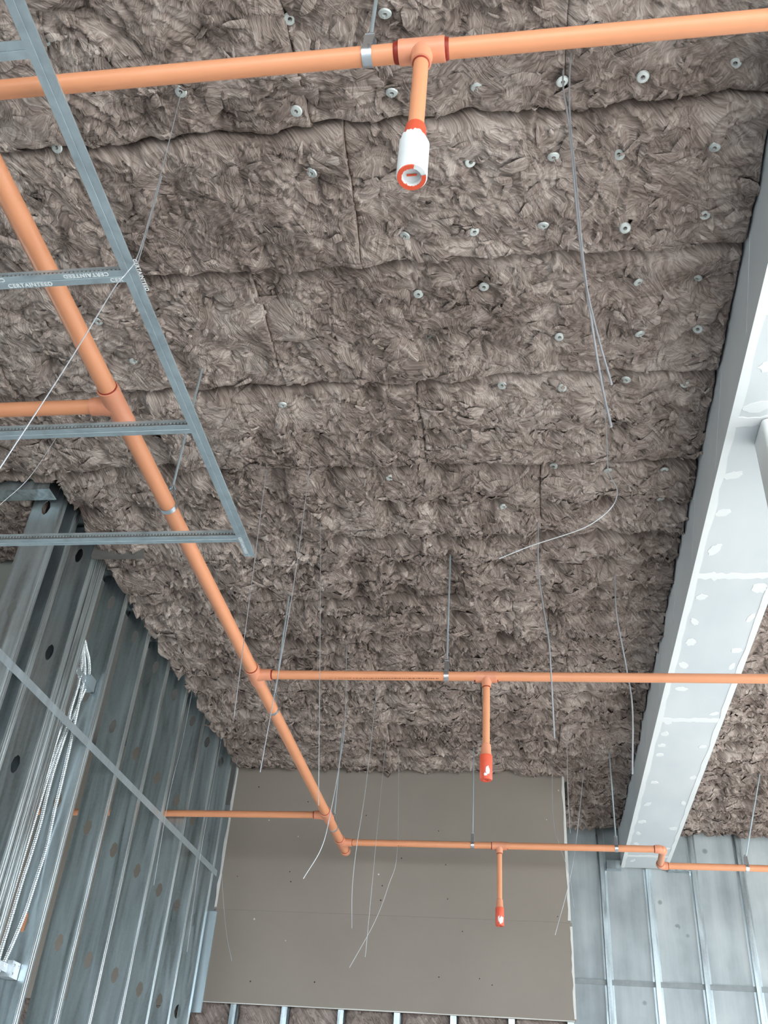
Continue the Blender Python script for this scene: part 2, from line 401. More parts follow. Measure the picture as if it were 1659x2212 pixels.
def spike_mesh():
    return MB().tube([(0, 0, .06), (.0015, 0, -.020), (.003, .001, -.045)], .0014, 6).mesh('fixing_pin', M['wire'])
SPIKE = spike_mesh()
rr = random.Random(3)
def put_disc(o_parent, x, y, zf, mesh, name, tilt=.30):
    z = float(zf(np.array([x]), np.array([y]))[0])
    d = bpy.data.objects.new(name, mesh); COL.objects.link(d); d.parent = o_parent
    d.location = (x, y, z - (rr.uniform(.004, .014) if mesh is DISC else .004)); d.rotation_euler = (rr.uniform(-tilt, tilt), rr.uniform(-tilt, tilt), rr.uniform(0, 6.28))
    return d
spikes = [(-0.27, 3.24), (-.72, 3.50), (-.40, 4.32), (-.42, 5.12), (-.62, 5.14), (-.52, 5.45), (-.30, 5.40), (-.95, 4.05), (-.14, 4.8), (-1.6, 3.24), (-.66, 4.55), (-1.4, 4.05)]
bi = 0
for i in range(len(rows) - 1):
    ylo, yhi = rows[i], rows[i + 1]; ym = .5 * (ylo + yhi)
    xl = -3.05 if yhi <= 3.6 else -2.285
    if ylo >= 6.7: xl = -2.285 if ylo < 6.9 else .31
    res = .0068 if yhi < 3.0 else (.0080 if yhi < 4.1 else (.0090 if yhi < 5.5 else .0100))
    dens = 260 if yhi < 3.0 else (420 if yhi < 4.7 else 430)
    seams = {1: [-1.85, -.65, .165], 2: [-1.42, -.55], 3: [-2.2, -.98], 4: [-1.62, -.42], 5: [-1.12, .10], 6: [-1.75, -.30], 7: [-1.25, -.05], 8: [-.95, .26], 9: [-1.5, -.28], 10: [-.98, .24], 0: [-1.5, -.3]}.get(i, [])
    xs = [xl] + [s for s in seams if s > xl + .2] + [.790]
    for a, b in zip(xs[:-1], xs[1:]):
        o, zf = ceiling_batt(ceil, a + .001, b - .001, ylo, yhi, i, i + 1, res, bi, dens, left_rag=.05 if a == xl else 0)
        bi += 1
        for (dx, dy) in discs:
            if a <= dx < b and ylo <= dy < yhi: put_disc(o, dx, dy, zf, DISC, 'fixing_disc', .34)
        for (dx, dy) in spikes:
            if a <= dx < b and ylo <= dy < yhi: put_disc(o, dx, dy, zf, SPIKE, 'fixing_pin', .15)
# right bay beyond the soffit
rrows = [2.9, 3.45, 4.03, 4.63, 5.14, 5.67, 6.32, 6.80, 7.36, 7.98, 8.63]
for i in range(len(rrows) - 1):
    o, zf = ceiling_batt(ceil, 1.195, 2.45, rrows[i], rrows[i + 1], 20 + i, 21 + i, .0125, bi, 520); bi += 1
# batts just outside the picture: behind the viewer's line of sight, further left and further right
for (xa, xb, ya, yb, sa, sb) in [(-1.5, .79, -.60, -.02, 60, 61), (-3.05, -1.5, -.60, -.02, 60, 61), (-1.5, .79, -.02, .55, 61, 0), (-3.05, -1.5, -.02, .55, 61, 0),
                                 (-4.4, -3.055, .55, 1.13, 0, 1), (-4.4, -3.055, 1.13, 1.705, 1, 2), (-4.4, -3.055, 1.705, 2.28, 2, 3), (-4.4, -3.055, 2.28, 2.90, 3, 4), (-4.4, -3.055, 2.90, 3.45, 4, 5),
                                 (1.195, 2.45, .55, 1.13, 70, 71), (1.195, 2.45, 1.13, 1.705, 71, 72), (1.195, 2.45, 1.705, 2.28, 72, 73), (1.195, 2.45, 2.28, 2.90, 73, 20)]:
    ceiling_batt(ceil, xa, xb, ya, yb, sa, sb, .016, bi, 150); bi += 1
for i in range(2, len(rrows) - 1):
    ceiling_batt(ceil, 2.455, 3.70, rrows[i], rrows[i + 1], 20 + i, 21 + i, .016, bi, 200); bi += 1
# strip over the next room
o, zf = ceiling_batt(ceil, -3.05, -2.30, 3.45, 3.52, 5, 43, .012, bi, 400, pin=False); bi += 1
for i, (a, b) in enumerate([(3.64, 4.19)]):
    o, zf = ceiling_batt(ceil, -4.2, -2.50, a, b, 40, 41, .014, bi, 450, pin=False); bi += 1

# ------------------------------------------------------------------ boxed drywall soffit
SX0, SX1, SZ = .798, 1.187, 4.056
sof = MB().box(SX0, SX1, -6, 8.655, SZ, 4.53).build('ceiling_soffit', M['soffit'], smooth=False)
tag(sof, 'long boxed drywall beam, taped and part plastered, under the wool ceiling', 'beam', kind='structure')
for xa, xb in ((SX0 - .0015, SX0 + .030), (SX1 - .030, SX1 + .0015)):
    b = MB(); ny = 90; vs = []; rs = random.Random(int(xa * 1000))
    inner_left = xa > 1
    for k in range(ny + 1):
        y = -1 + (8.655 + 1) * k / ny; w = rs.uniform(-.006, .006)
        x0 = xa + (w if inner_left else 0); x1 = xb + (0 if inner_left else w)
        vs += [(x0, y, SZ + .0002), (x0 if inner_left else x0, y, SZ - .0018), (x1, y, SZ - .0018), (x1, y, SZ + .0002)]
    fs = [(4 * k + a, 4 * k + 4 + a, 4 * k + 4 + (a + 1) % 4, 4 * k + (a + 1) % 4) for k in range(ny) for a in range(4)]
    fs += [(0, 1, 2, 3), tuple(4 * ny + a for a in (3, 2, 1, 0))]
    b.add(vs, fs); o = b.build('corner_bead', M['compound'], sof, smooth=False); o['label'] = 'white plastered corner bead'
def blob(cx, cy, rx, ry, z, seed, rot=0., mat='compound', parent=None, name='compound_patch', th=.0015):
    rs = random.Random(seed); n = 18; top = []; c, s = math.cos(rot), math.sin(rot)
    for k in range(n):
        a = 2 * math.pi * k / n; q = rs.uniform(.82, 1.15)
        x, y = rx * q * math.cos(a), ry * q * math.sin(a); top.append((cx + x * c - y * s, cy + x * s + y * c))
    vs = [(x, y, z + .0002) for x, y in top] + [(cx + (x - cx) * .94, cy + (y - cy) * .94, z - th) for x, y in top]
    fs = [tuple(range(n, 2 * n))] + [(k, (k + 1) % n, n + (k + 1) % n, n + k) for k in range(n)]
    return MB().add(vs, fs).build(name, M[mat], parent, smooth=False)
patches = [(0.87, 2.30), (0.90, 2.569), (0.885, 2.79), (0.862, 3.20), (0.862, 3.459), (0.87, 3.74), (0.90, 3.97), (0.865, 4.157), (0.865, 4.398), (0.874, 4.613), (0.868, 4.876), (0.889, 5.168), (0.865, 5.628), (0.865, 5.803), (0.865, 5.986), (1.123, 4.077), (1.131, 4.363), (1.118, 4.705), (1.125, 4.891), (0.868, 6.14), (0.882, 6.635), (0.876, 7.071), (0.869, 7.46), (0.864, 7.734), (1.128, 6.534), (1.125, 7.035), (.875, 8.0), (.88, 8.45), (1.12, 5.5), (1.12, 6.0), (1.12, 7.6), (.90, 2.0), (1.12, 8.1)]
for k, (x, y) in enumerate(patches):
    rs = random.Random(k * 7 + 1)
    if y < 3: blob(x, y, .055, .030, SZ, k, rs.uniform(-.5, -.1), parent=sof)
    else: blob(x, y, rs.uniform(.016, .042), rs.uniform(.022, .05), SZ, k, rs.uniform(-.4, .4), parent=sof)
for k, (y, w) in enumerate([(3.967, .05), (5.594, .055), (8.321, .05), (2.87, .06)]):
    b = MB(); n = 16; rs = random.Random(k + 50); a = []; c = []
    for j in range(n + 1):
        x = SX0 + .02 + (SX1 - SX0 - .04) * j / n; a.append((x, y - w / 2 + rs.uniform(-.008, .008))); c.append((x, y + w / 2 + rs.uniform(-.008, .008)))
    vs = [(x, q, SZ + .0002) for x, q in a] + [(x, q, SZ + .0002) for x, q in c] + [(x, q + .004, SZ - .0016) for x, q in a] + [(x, q - .004, SZ - .0016) for x, q in c]
    m_ = n + 1; fs = []
    for j in range(n):
        fs += [(2 * m_ + j, 2 * m_ + j + 1, 3 * m_ + j + 1, 3 * m_ + j), (j, j + 1, 2 * m_ + j + 1, 2 * m_ + j), (m_ + j, 3 * m_ + j, 3 * m_ + j + 1, m_ + j + 1)]
    b.add(vs, fs).build('taped_joint', M['compound'], sof, smooth=False)
# plastered smears on the side face
for k, (y, z, ln) in enumerate([(2.35, 4.22, .30), (3.05, 4.2, .42), (3.75, 4.23, .4), (4.6, 4.2, .45), (5.3, 4.2, .4), (6.2, 4.2, .5)]):
    rs = random.Random(k + 80); b = MB(); w = rs.uniform(.02, .035)
    p = [(y - ln / 2, z + .10), (y - ln / 2 + w * 2, z + .12), (y + ln / 2, z - .10), (y + ln / 2 - w * 2, z - .11)]
    vs = [(SX0 + .0002, a, c) for a, c in p] + [(SX0 - .0012, a, c) for a, c in p]
    b.add(vs, [(4, 5, 6, 7), (0, 4, 7, 3), (1, 2, 6, 5), (0, 1, 5, 4), (2, 3, 7, 6)]).build('compound_smear', M['soffit'], sof, smooth=False)
# column under the soffit
cb = MB(); cx0, cx1, cy0, cy1 = .912, 1.16, 2.85, 3.02; rc = .02; ring = []
for (cx, cy, a0) in ((cx1 - rc, cy1 - rc, 0), (cx0 + rc, cy1 - rc, 90), (cx0 + rc, cy0 + rc, 180), (cx1 - rc, cy0 + rc, 270)):
    for k in range(5): a = math.radians(a0 + 22.5 * k); ring.append((cx + rc * math.cos(a), cy + rc * math.sin(a)))
n = len(ring); cb.add([(x, y, 0) for x, y in ring] + [(x, y, SZ - .006) for x, y in ring], [(k, (k + 1) % n, n + (k + 1) % n, n + k) for k in range(n)] + [tuple(range(n, 2 * n)), tuple(reversed(range(n)))])
colm = cb.build('column', M['compound']); tag(colm, 'white plastered column carrying the drywall beam at the right edge', 'column', kind='structure')

# ------------------------------------------------------------------ concrete wall with furring
wf = MB().box(-6, 6.2, 8.68, 8.9, 0, 4.53).build('wall_far', M['concrete'], smooth=False)
tag(wf, 'grey concrete wall with steel furring channels behind the board partition', 'wall', kind='structure')
def furring(x, z1):
    b = MB(); d = .030
    pr = [(-.037, 0), (-.037, -.0015), (-.022, -.0015), (-.018, -d), (.018, -d), (.022, -.0015), (.037, -.0015), (.037, 0)]
    vs = [(x + px, 8.68 + py, z) for z in (.02, z1) for px, py in pr]; n = len(pr)
    b.add(vs, [(k, (k + 1) % n, n + (k + 1) % n, n + k) for k in range(n)] + [tuple(range(n, 2 * n)), tuple(reversed(range(n)))])
    o = b.build('furring_channel', M['galv'], wf, smooth=False); return o
for x, z1 in ((.638, 4.42), (1.022, 4.05), (1.406, 4.42), (1.798, 4.42), (2.19, 4.42)): furring(x, z1)
o = MB().box(.30, 2.6, 8.672, 8.681, 3.125, 3.165).build('form_joint', M['joint_dark'], wf, smooth=False); o['label'] = 'dark horizontal joint in the concrete'
o = MB().box(.30, 1.05, 8.676, 8.681, 2.70, 2.755).build('damp_band', M['joint_dark'], wf, smooth=False); o['label'] = 'darker damp band low on the concrete'
MB().box(.675, SX0 - .002, 8.60, 8.675, 4.03, 4.10).box(SX1 + .002, 1.385, 8.60, 8.675, 4.03, 4.05).build('ledger_angle', M['galv'], wf, smooth=False)

# ------------------------------------------------------------------ board partition
wbk = empty('wall_back', (-2, 7.21, 0)); tag(wbk, 'stud partition faced with brown-grey gypsum board under the wool ceiling', 'wall', kind='structure')
def board(x0, x1, z0, z1, mat='gyp', name='gypsum_board', y=7.205):
    b = MB(); n = 24; rs = random.Random(int(x0 * 100 + z0 * 10)); j = lambda: rs.uniform(-.003, .003)
    b.box(x0, x1, y, y + .0125, z0, z1)
    return b.build(name, M[mat], wbk, smooth=False)
b1 = board(-2.300, .290, 3.2458, 4.50); b2 = board(-2.285, .297, 2.625, 3.245)
b3 = board(-4.4, -2.49, 3.2458, 4.50); b4 = board(-4.4, -2.49, 2.59, 3.245)
# torn white paper edges
def paper_edge(bd, pts, w):
    b = MB(); rs = random.Random(int(w * 1e5) + len(pts)); dense = []
    for (xa, za), (xb, zb) in zip(pts[:-1], pts[1:]):
        for k in range(14): dense.append((xa + (xb - xa) * k / 14, za + (zb - za) * k / 14))
    dense.append(pts[-1]); vs = []
    horiz = abs(pts[-1][0] - pts[0][0]) > abs(pts[-1][1] - pts[0][1])
    for x, z in dense:
        q = w * rs.uniform(.6, 1.3)
        lo, hi = ((x, z), (x, z + q)) if horiz else ((x - q, z), (x + .003, z))
        vs += [(lo[0], 7.2035, lo[1]), (hi[0], 7.2035, hi[1]), (hi[0], 7.216, hi[1]), (lo[0], 7.216, lo[1])]
    n = len(dense)
    fs = [(4 * k + a, 4 * k + (a + 1) % 4, 4 * k + 4 + (a + 1) % 4, 4 * k + 4 + a) for k in range(n - 1) for a in range(4)]
    o = b.add(vs, fs + [(3, 2, 1, 0), tuple(4 * n - 4 + a for a in range(4))]).build('torn_paper_edge', M['paper_white'], bd, smooth=False); o['label'] = 'torn white paper edge of the board'
paper_edge(b1, [(.290, 3.26), (.286, 4.33)], .016)
paper_edge(b2, [(.297, 2.64), (.298, 3.22)], .012)
paper_edge(b1, [(-2.288, 3.26), (-2.290, 4.36)], .017)
paper_edge(b2, [(-2.28, 2.625), (.29, 2.626)], .006)
# specks and screw marks
rs = random.Random(11)
for k in range(26):
    x, z = rs.uniform(-2.2, .25), rs.uniform(2.68, 4.2); r = rs.uniform(.0035, .006); bd = b1 if z > 3.25 else b2
    wht = k % 4 == 0
    vs = [(x + r * math.cos(a * math.pi / 4), 7.2045, z + r * math.sin(a * math.pi / 4)) for a in range(8)] + [(x, 7.2030, z)]
    MB().add(vs, [(a, 8, (a + 1) % 8) for a in range(8)]).build('screw_mark', M['paper_white' if wht else 'speck'], bd, smooth=False)
# studs and wool behind the boards
def back_stud(x):
    b = MB(); w = .041; d = .09; t = .0016; y = 7.219
    b.box(x - w / 2, x + w / 2, y, y + t, .03, 4.5); b.box(x - w / 2, x - w / 2 + t, y + t, y + d, .03, 4.5); b.box(x - w / 2, x + w / 2, y + d, y + d + t, .03, 4.5)
    b.box(x + w / 2 - t, x + w / 2, y + t, y + .012, .03, 4.5)
    b.box(x - .006, x - .003, y - .0012, y, .03, 4.5); b.box(x + .004, x + .007, y - .0012, y, .03, 4.5)
    return b.build('metal_stud', M['galv'], wbk, smooth=False)
bx = [-2.43, -2.054, -1.688, -1.291, -.902, -.518, -.128, .262]
for x in bx: back_stud(x)
for x in (-4.1, -3.7, -3.3, -2.9): back_stud(x)
def wall_batt(x0, x1, z0, z1, idx, res=.014):
    nx, nz = int((x1 - x0) / res), int((z1 - z0) / res); S, T = np.meshgrid(np.linspace(x0, x1, nx + 1), np.linspace(z0, z1, nz + 1), indexing='ij')
    e = np.minimum(S - x0, x1 - S)
    Y = 7.262 - wool_relief(S + idx * 3.3, T) * 1.0 + .02 * np.exp(-e / .02)
    ij = np.arange((nx + 1) * (nz + 1)).reshape(nx + 1, nz + 1)
    V = np.stack([S, Y, T], -1).reshape(-1, 3); V2 = V.copy(); V2[:, 1] = 7.305
    Q = np.stack([ij[:-1, :-1], ij[1:, :-1], ij[1:, 1:], ij[:-1, 1:]], -1).reshape(-1, 4)
    loop = np.concatenate([ij[:, 0], ij[-1, 1:], ij[-2::-1, -1], ij[0, -2:0:-1]]); k = np.arange(len(loop)); k2 = (k + 1) % len(loop)
    rim = V[loop].copy(); rim[:, 1] = 7.305; base = len(V)
    Qr = np.stack([loop[k2], loop[k], base + k, base + k2], 1)
    return link('insulation_batt', quad_mesh_np('insulation_batt', np.concatenate([V, rim]), np.concatenate([Q, Qr]), M['wool'], tone=np.full(len(V) + len(rim), .5)), wbk)
for k, (a, b) in enumerate(zip(bx[:-1], bx[1:])): wall_batt(a + .022, b - .018, 1.5, 2.75, k)
for k, (a, b) in enumerate([(-4.1, -3.7), (-3.7, -3.3), (-3.3, -2.9), (-2.9, -2.45)]): wall_batt(a + .022, b - .018, 1.6, 2.72, 9 + k, .02)
o = MB().box(-2.385, -2.272, 7.190, 7.2035, 2.555, 3.225).build('corner_plate', M['galv_tee'], wbk, smooth=False); o['label'] = 'flat grey steel plate in the corner'

# ------------------------------------------------------------------ left stud wall
WX = -2.324
wl = empty('wall_left', (WX, 5, 0)); tag(wl, 'open wall of galvanised steel studs left of the orange main pipe', 'wall', kind='structure')
def stud_mesh():
    D = .152; zt = 4.51; b = MB()
    holes = [2.538 + k * .594 for k in range(-4, 4)]; cx = -D / 2; hw, hh = .030, .062
    xs = [-D, cx - hw, cx + hw, 0]
    # outer strips
    b.add([(xs[0], 0, .02), (xs[1], 0, .02), (xs[1], 0, zt), (xs[0], 0, zt)], [(0, 1, 2, 3)])
    b.add([(xs[2], 0, .02), (xs[3], 0, .02), (xs[3], 0, zt), (xs[2], 0, zt)], [(0, 1, 2, 3)])
    z = .02
    for hz in holes:
        if hz - hh > z: b.add([(xs[1], 0, z), (xs[2], 0, z), (xs[2], 0, hz - hh), (xs[1], 0, hz - hh)], [(0, 1, 2, 3)])
        z = hz + hh
        o8 = [(-1, -1), (0, -1), (1, -1), (1, 0), (1, 1), (0, 1), (-1, 1), (-1, 0)]
        outer = [(cx + a * hw, 0, hz + c * hh) for a, c in o8]
        i8 = [(-.62, -.72), (0, -1), (.62, -.72), (1, 0), (.62, .72), (0, 1), (-.62, .72), (-1, 0)]
        inner = [(cx + a * .0225, 0, hz + c * .046) for a, c in i8]
        b.add(outer + inner, [(k, (k + 1) % 8, 8 + (k + 1) % 8, 8 + k) for k in range(8)])
    b.add([(xs[1], 0, z), (xs[2], 0, z), (xs[2], 0, zt), (xs[1], 0, zt)], [(0, 1, 2, 3)])
    pf = [(0, 0), (0, .013), (-.0028, .016), (0, .019), (0, .033), (-.0028, .036), (0, .039), (0, .054), (-.013, .054)]
    for sgn, x0 in ((1, 0), (-1, -D)):
        vs = [(x0 + sgn * px, py, zz) for zz in (.02, zt) for px, py in pf]; n = len(pf)
        b.add(vs, [(k, k + 1, n + k + 1, n + k) if sgn < 0 else (k + 1, k, n + k, n + k + 1) for k in range(n - 1)])
    tmp = b.build('metal_stud', M['galv'], None, smooth=False)
    md = tmp.modifiers.new('s', 'SOLIDIFY'); md.thickness = .0014; md.offset = 0
    dg = bpy.context.evaluated_depsgraph_get(); me = bpy.data.meshes.new_from_object(tmp.evaluated_get(dg))
    me.name = 'metal_stud'; bpy.data.objects.remove(tmp); return me
SM = stud_mesh()
for yk in (1.308, 1.362, 1.466, 1.489, 1.511, 1.645, 1.794, 1.940, 2.088, 2.243, 2.382, 2.525):
    s = link('metal_stud', SM, wl); s.location = (WX - wl.location.x, yk * H - wl.location.y, 0); s.matrix_parent_inverse = Matrix()
def channel_y(x0, x1, y0, y1, z0, z1, t=.002):     # track opening downward, running along y
    return MB().box(x0, x1, y0, y1, z1 - t, z1).box(x0, x0 + t, y0, y1, z0, z1 - t).box(x1 - t, x1, y0, y1, z0, z1 - t)
channel_y(WX - .157, WX + .004, 3.63, 7.19, 4.462, 4.528).build('top_track', M['galv'], wl, smooth=False)
MB().box(WX - .157, WX + .004, 3.63, 7.19, 0, .004).box(WX + .002, WX + .004, 3.63, 7.19, .004, .05).build('floor_track', M['galv'], wl, smooth=False)
b = MB(); y0, y1 = 3.25, 7.19; zz = lambda y: 3.433 + (y - 3.5) * .0165
b.add([(WX + .0015, y, zz(y) + dz) for y in (y0, y1) for dz in (-.022, .022)] + [(WX + .0045, y, zz(y) + dz) for y in (y0, y1) for dz in (-.022, .022)],
      [(0, 1, 3, 2), (4, 6, 7, 5), (0, 4, 5, 1), (2, 3, 7, 6), (1, 5, 7, 3), (0, 2, 6, 4)])
o = b.build('bridging_strap', M['galv_tee'], wl, smooth=False); o['label'] = 'flat steel strap running across the studs'
# header going left from the wall end, and a dark strip painting the shadowed gap in the wool
MB().box(-4.3, WX - .01, 3.527, 3.530, 4.336, 4.46).box(-4.3, WX - .01, 3.530, 3.627, 4.342, 4.345).box(-4.3, WX - .01, 3.624, 3.627, 4.345, 4.46).build('header_track', M['galv'], wl, smooth=False)
MB().box(WX + .006, -2.02, 4.085, 4.088, 4.300, 4.40).box(WX + .006, -2.02, 4.088, 4.115, 4.300, 4.303).build('gap_shade_strip', M['deck'], wl, smooth=False)
wi = MB().box(-4.4, -2.50, 4.20, 4.26, 0, 4.53).build('wall_inner', M['gyp_grey'], smooth=False)
tag(wi, 'grey board wall of the next room seen between the studs', 'wall', kind='structure')

# ------------------------------------------------------------------ orange sprinkler piping (one glued system)
PZ = Z0 + .74 * H
sp = empty('sprinkler_piping', (-1.31, 4, PZ)); tag(sp, 'orange plastic sprinkler main with side branches and capped drops', 'pipe')
RM, RB, RD = .0300, .0222, .0167
X_M = -1.31
def pipe(p0, p1, r, name, label=None):
    o = cyl(p0, p1, r, 28).build(name, M['cpvc'], sp)
    if label: o['label'] = label
    return o
def ringpart(parent, p, ax, r, w=.004, name='cement_ring', mat='cement'):
    ax = Vector(ax).normalized(); p = Vector(p)
    prof = [(-w, r + .0002), (-w * .5, r + .0022), (w * .5, r + .0022), (w, r + .0002)]
    return MB().lathe(p, ax, prof, 28, caps=False).build(name, M[mat], parent)
main_pts = dict(y0=-1.0, y1=6.985)
pipe((X_M, -1.0, PZ), (X_M, 6.955, PZ), RM, 'main_pipe', 'thick orange main running away from the viewer')
def tee_fit(p, run, br, rr_, rb, lr, lb, rings=(1, 1, 1), bushing=False):
    p = Vector(p); run = Vector(run).normalized(); br = Vector(br).normalized()
    b = MB()
    b.lathe(p - run * lr, run, [(0, rr_ + .0012), (.001, rr_ + .0055), (.012, rr_ + .0062), (.016, rr_ + .0055), (2 * lr - .016, rr_ + .0055), (2 * lr - .012, rr_ + .0062), (2 * lr - .001, rr_ + .0055), (2 * lr, rr_ + .0012)], 28)
    b.lathe(p, br, [(0, rb + .010), (rr_ * .9, rb + .010), (rr_ + .012, rb + .0062), (lb - .001, rb + .0058), (lb, rb + .001)], 28)
    f = b.build('tee_fitting', M['cpvc_fit'], sp)
    if rings[0]: ringpart(f, p - run * (lr + .002), run, rr_, .004 * rings[0])
    if rings[1]: ringpart(f, p + run * (lr + .002), run, rr_, .004 * rings[1])
    if rings[2]: ringpart(f, p + br * (lb + .002), br, rb, .003 * rings[2])
    return f
# branches
P1a, P1b = (X_M, 1.097, PZ), (1.9, 1.090, PZ)
pipe(P1a, P1b, RB, 'branch_pipe', 'near orange branch crossing the top of the picture')
P2a, P2b = (X_M, 4.140, PZ), (2.4, 4.178, PZ)
pipe(P2a, P2b, RB, 'branch_pipe', 'middle orange branch running right under the beam')
P3a, P3b = (X_M, 6.760, PZ), (.907, 6.715, PZ)
pipe(P3a, P3b, RB * 1.02, 'branch_pipe', 'far orange branch in front of the board')
pipe((.907, 6.715, PZ), (.922, 7.085, PZ), RB * 1.02, 'jog_pipe', 'short offset piece under the beam end')
pipe((.922, 7.085, PZ), (3.2, 7.060, PZ), RB * 1.02, 'branch_pipe', 'orange branch past the offset at the right edge')
pipe((X_M, 2.192, PZ), (-3.6, 2.185, PZ), RB * 1.12, 'branch_pipe', 'left branch from the near main tee')
pipe((X_M, 6.188, PZ), (-3.9, 6.285, PZ), RB, 'branch_pipe', 'far left branch passing through the stud wall')
# tees on the main
tee_fit((X_M, 1.097, PZ), (0, 1, 0), (1, 0, 0), RM, RB, .075, .085)
tee_fit((X_M, 2.192, PZ), (0, 1, 0), (-1, 0, 0), RM, RB * 1.12, .085, .085, (.7, 0, 0))
tee_fit((X_M, 4.140, PZ), (0, 1, 0), (1, 0, 0), RM, RB, .075, .085, (1, 0, 1.6))
tee_fit((X_M, 6.188, PZ), (0, 1, 0), (-1, 0, 0), RM, RB, .080, .085, (1, 0, 1.6))
tee_fit((X_M, 6.760, PZ), (0, 1, 0), (1, 0, 0), RM, RB, .080, .080, (1, 1, 1))
f = MB().lathe((X_M, 6.93, PZ), (0, 1, 0), [(0, RM + .001), (.002, RM + .005), (.045, RM + .005), (.055, RM * .8), (.058, .001)], 28).build('end_cap', M['cpvc_fit'], sp)
ringpart(f, (X_M, 6.928, PZ), (0, 1, 0), RM, .004)
# elbows of the offset
def elbow(p, d1, d2, r):
    p = Vector(p); d1 = Vector(d1).normalized(); d2 = Vector(d2).normalized(); pts = [p + d1 * .055, p + d1 * .03, p + d1 * .010 + d2 * .010, p + d2 * .03, p + d2 * .055]
    e = MB().tube(catmull(pts, 5), r + .006, 20).build('elbow_fitting', M['cpvc_fit'], sp)
    ringpart(e, p + d1 * .057, d1, r); ringpart(e, p + d2 * .057, d2, r, .003)
elbow((.907, 6.715, PZ), (-1, 0, 0), (.04, 1, 0), RB)
elbow((.922, 7.085, PZ), (-.04, -1, 0), (1, 0, 0), RB)
# drops with capped sprinkler outlets
def drop(x, y, zb, style):
    run = (1, 0, 0)
    tee_fit((x, y, PZ), run, (0, 0, -1), RB, RD, .052, .052, (2.2, 1.6, .8) if style == 'near' else (1.2, .8, .7))
    zt = zb + .165
    pipe((x, y, PZ - .02), (x, y, zt), RD, 'drop_pipe')
    rc = .0285
    ad = MB().lathe((x, y, zt + .004), (0, 0, -1), [(0, RD + .001), (.003, RD + .0045), (.030, RD + .006), (.050, rc - .004), (.056, rc - .001)], 28).build('adapter_fitting', M['red' if style == 'near' else 'cpvc_fit'], sp)
    body = MB(); z1 = zt - .050
    if style == 'near':
        body.lathe((x, y, z1), (0, 0, -1), [(0, rc - .001), (.018, rc)], 28, caps=False); cap = body.build('outlet_cap', M['red'], sp)
        # white plaster sleeve with ragged top
        rs = random.Random(5); nn = 48; vs = []
        for k in range(nn):
            a = 2 * math.pi * k / nn; top = z1 - .006 + rs.uniform(-.006, .004) + .010 * math.cos(a + 1.6)
            for zz_, r_ in ((top, rc + .0002), (top - .002, rc + .0018), (zb + .003, rc + .0018), (zb + .001, rc - .0005)):
                vs.append((x + r_ * math.cos(a), y + r_ * math.sin(a), zz_))
        fs = [(4 * k + j, 4 * k + j + 1, 4 * ((k + 1) % nn) + j + 1, 4 * ((k + 1) % nn) + j) for k in range(nn) for j in range(3)]
        MB().add(vs, fs).build('plaster_sleeve', M['white'], cap)
        # red end rim (broken ring) and recessed white plug with slot
        vs = []; fs = []; a0, a1 = math.radians(-8), math.radians(286); n2 = 40
        ro, ri = rc + .0005, .0195
        for k in range(n2 + 1):
            a = a0 + (a1 - a0) * k / n2; q = rs.uniform(-.0008, .0008)
            for r_, zz_ in ((ro, zb + .004), (ro - .001, zb - .001), (ri + q, zb - .001), (ri + q, zb + .010)): vs.append((x + r_ * math.cos(a), y + r_ * math.sin(a), zz_))
        fs = [(4 * k + j, 4 * k + 4 + j, 4 * k + 4 + (j + 1) % 4, 4 * k + (j + 1) % 4) for k in range(n2) for j in range(3)]
        MB().add(vs, fs).build('end_rim', M['red'], cap)
        MB().lathe((x, y, zb + .0005), (0, 0, 1), [(0, rc), (0, .0190), (.010, .0182), (.0105, .001)], 28, caps=False).build('white_plug', M['white'], cap)
        MB().box(x - .010, x + .010, y - .0018, y + .0018, zb + .007, zb + .0096).build('plug_slot', M['red'], cap, smooth=False)
    else:
        body.lathe((x, y, z1), (0, 0, -1), [(0, rc - .002), (.002, rc), (z1 - zb - .006, rc), (z1 - zb, rc - .004), (z1 - zb, .012), (z1 - zb - .004, .011), (z1 - zb - .0045, .0005)], 28); cap = body.build('outlet_cap', M['red'], sp)
        cap['label'] = 'red end cap smeared with white'
        rs = random.Random(int(abs(y) * 10)); spots = [(-1.25, .050, .35, .018), (-1.6, .030, .3, .007)] if style == 'mid' else [(-1.1, .045, .5, .022), (-1.75, .05, .2, .022), (-1.4, .03, .25, .012)]
        for a_c, zc, da, dz in spots:
            vs = []; n3 = 14
            for k in range(n3):
                t = 2 * math.pi * k / n3; q = rs.uniform(.7, 1.2); a = a_c + da * q * math.cos(t); vs.append((x + (rc + .0012) * math.cos(a), y + (rc + .0012) * math.sin(a), zb + zc - .012 + dz * q * math.sin(t)))
            for k in range(n3):
                vx, vy, vz = vs[k]; vs.append((x + (vx - x) * .94, y + (vy - y) * .94, vz))
            MB().add(vs + [(x + (rc + .0016) * math.cos(a_c), y + (rc + .0016) * math.sin(a_c), zb + zc - .012)], [(k, (k + 1) % n3, 2 * n3) for k in range(n3)] + [(k, n3 + k, n3 + (k + 1) % n3, (k + 1) % n3) for k in range(n3)]).build('plaster_smear', M['white'], cap)
drop(-.194, 1.0935, 3.155, 'near'); drop(-.176, 4.157, 3.115, 'mid'); drop(-.190, 6.740, 3.098, 'far')
pipe((-3.27, 6.261, PZ), (-3.27, 6.261, 2.80), RD, 'drop_pipe', 'orange drop behind the stud wall')
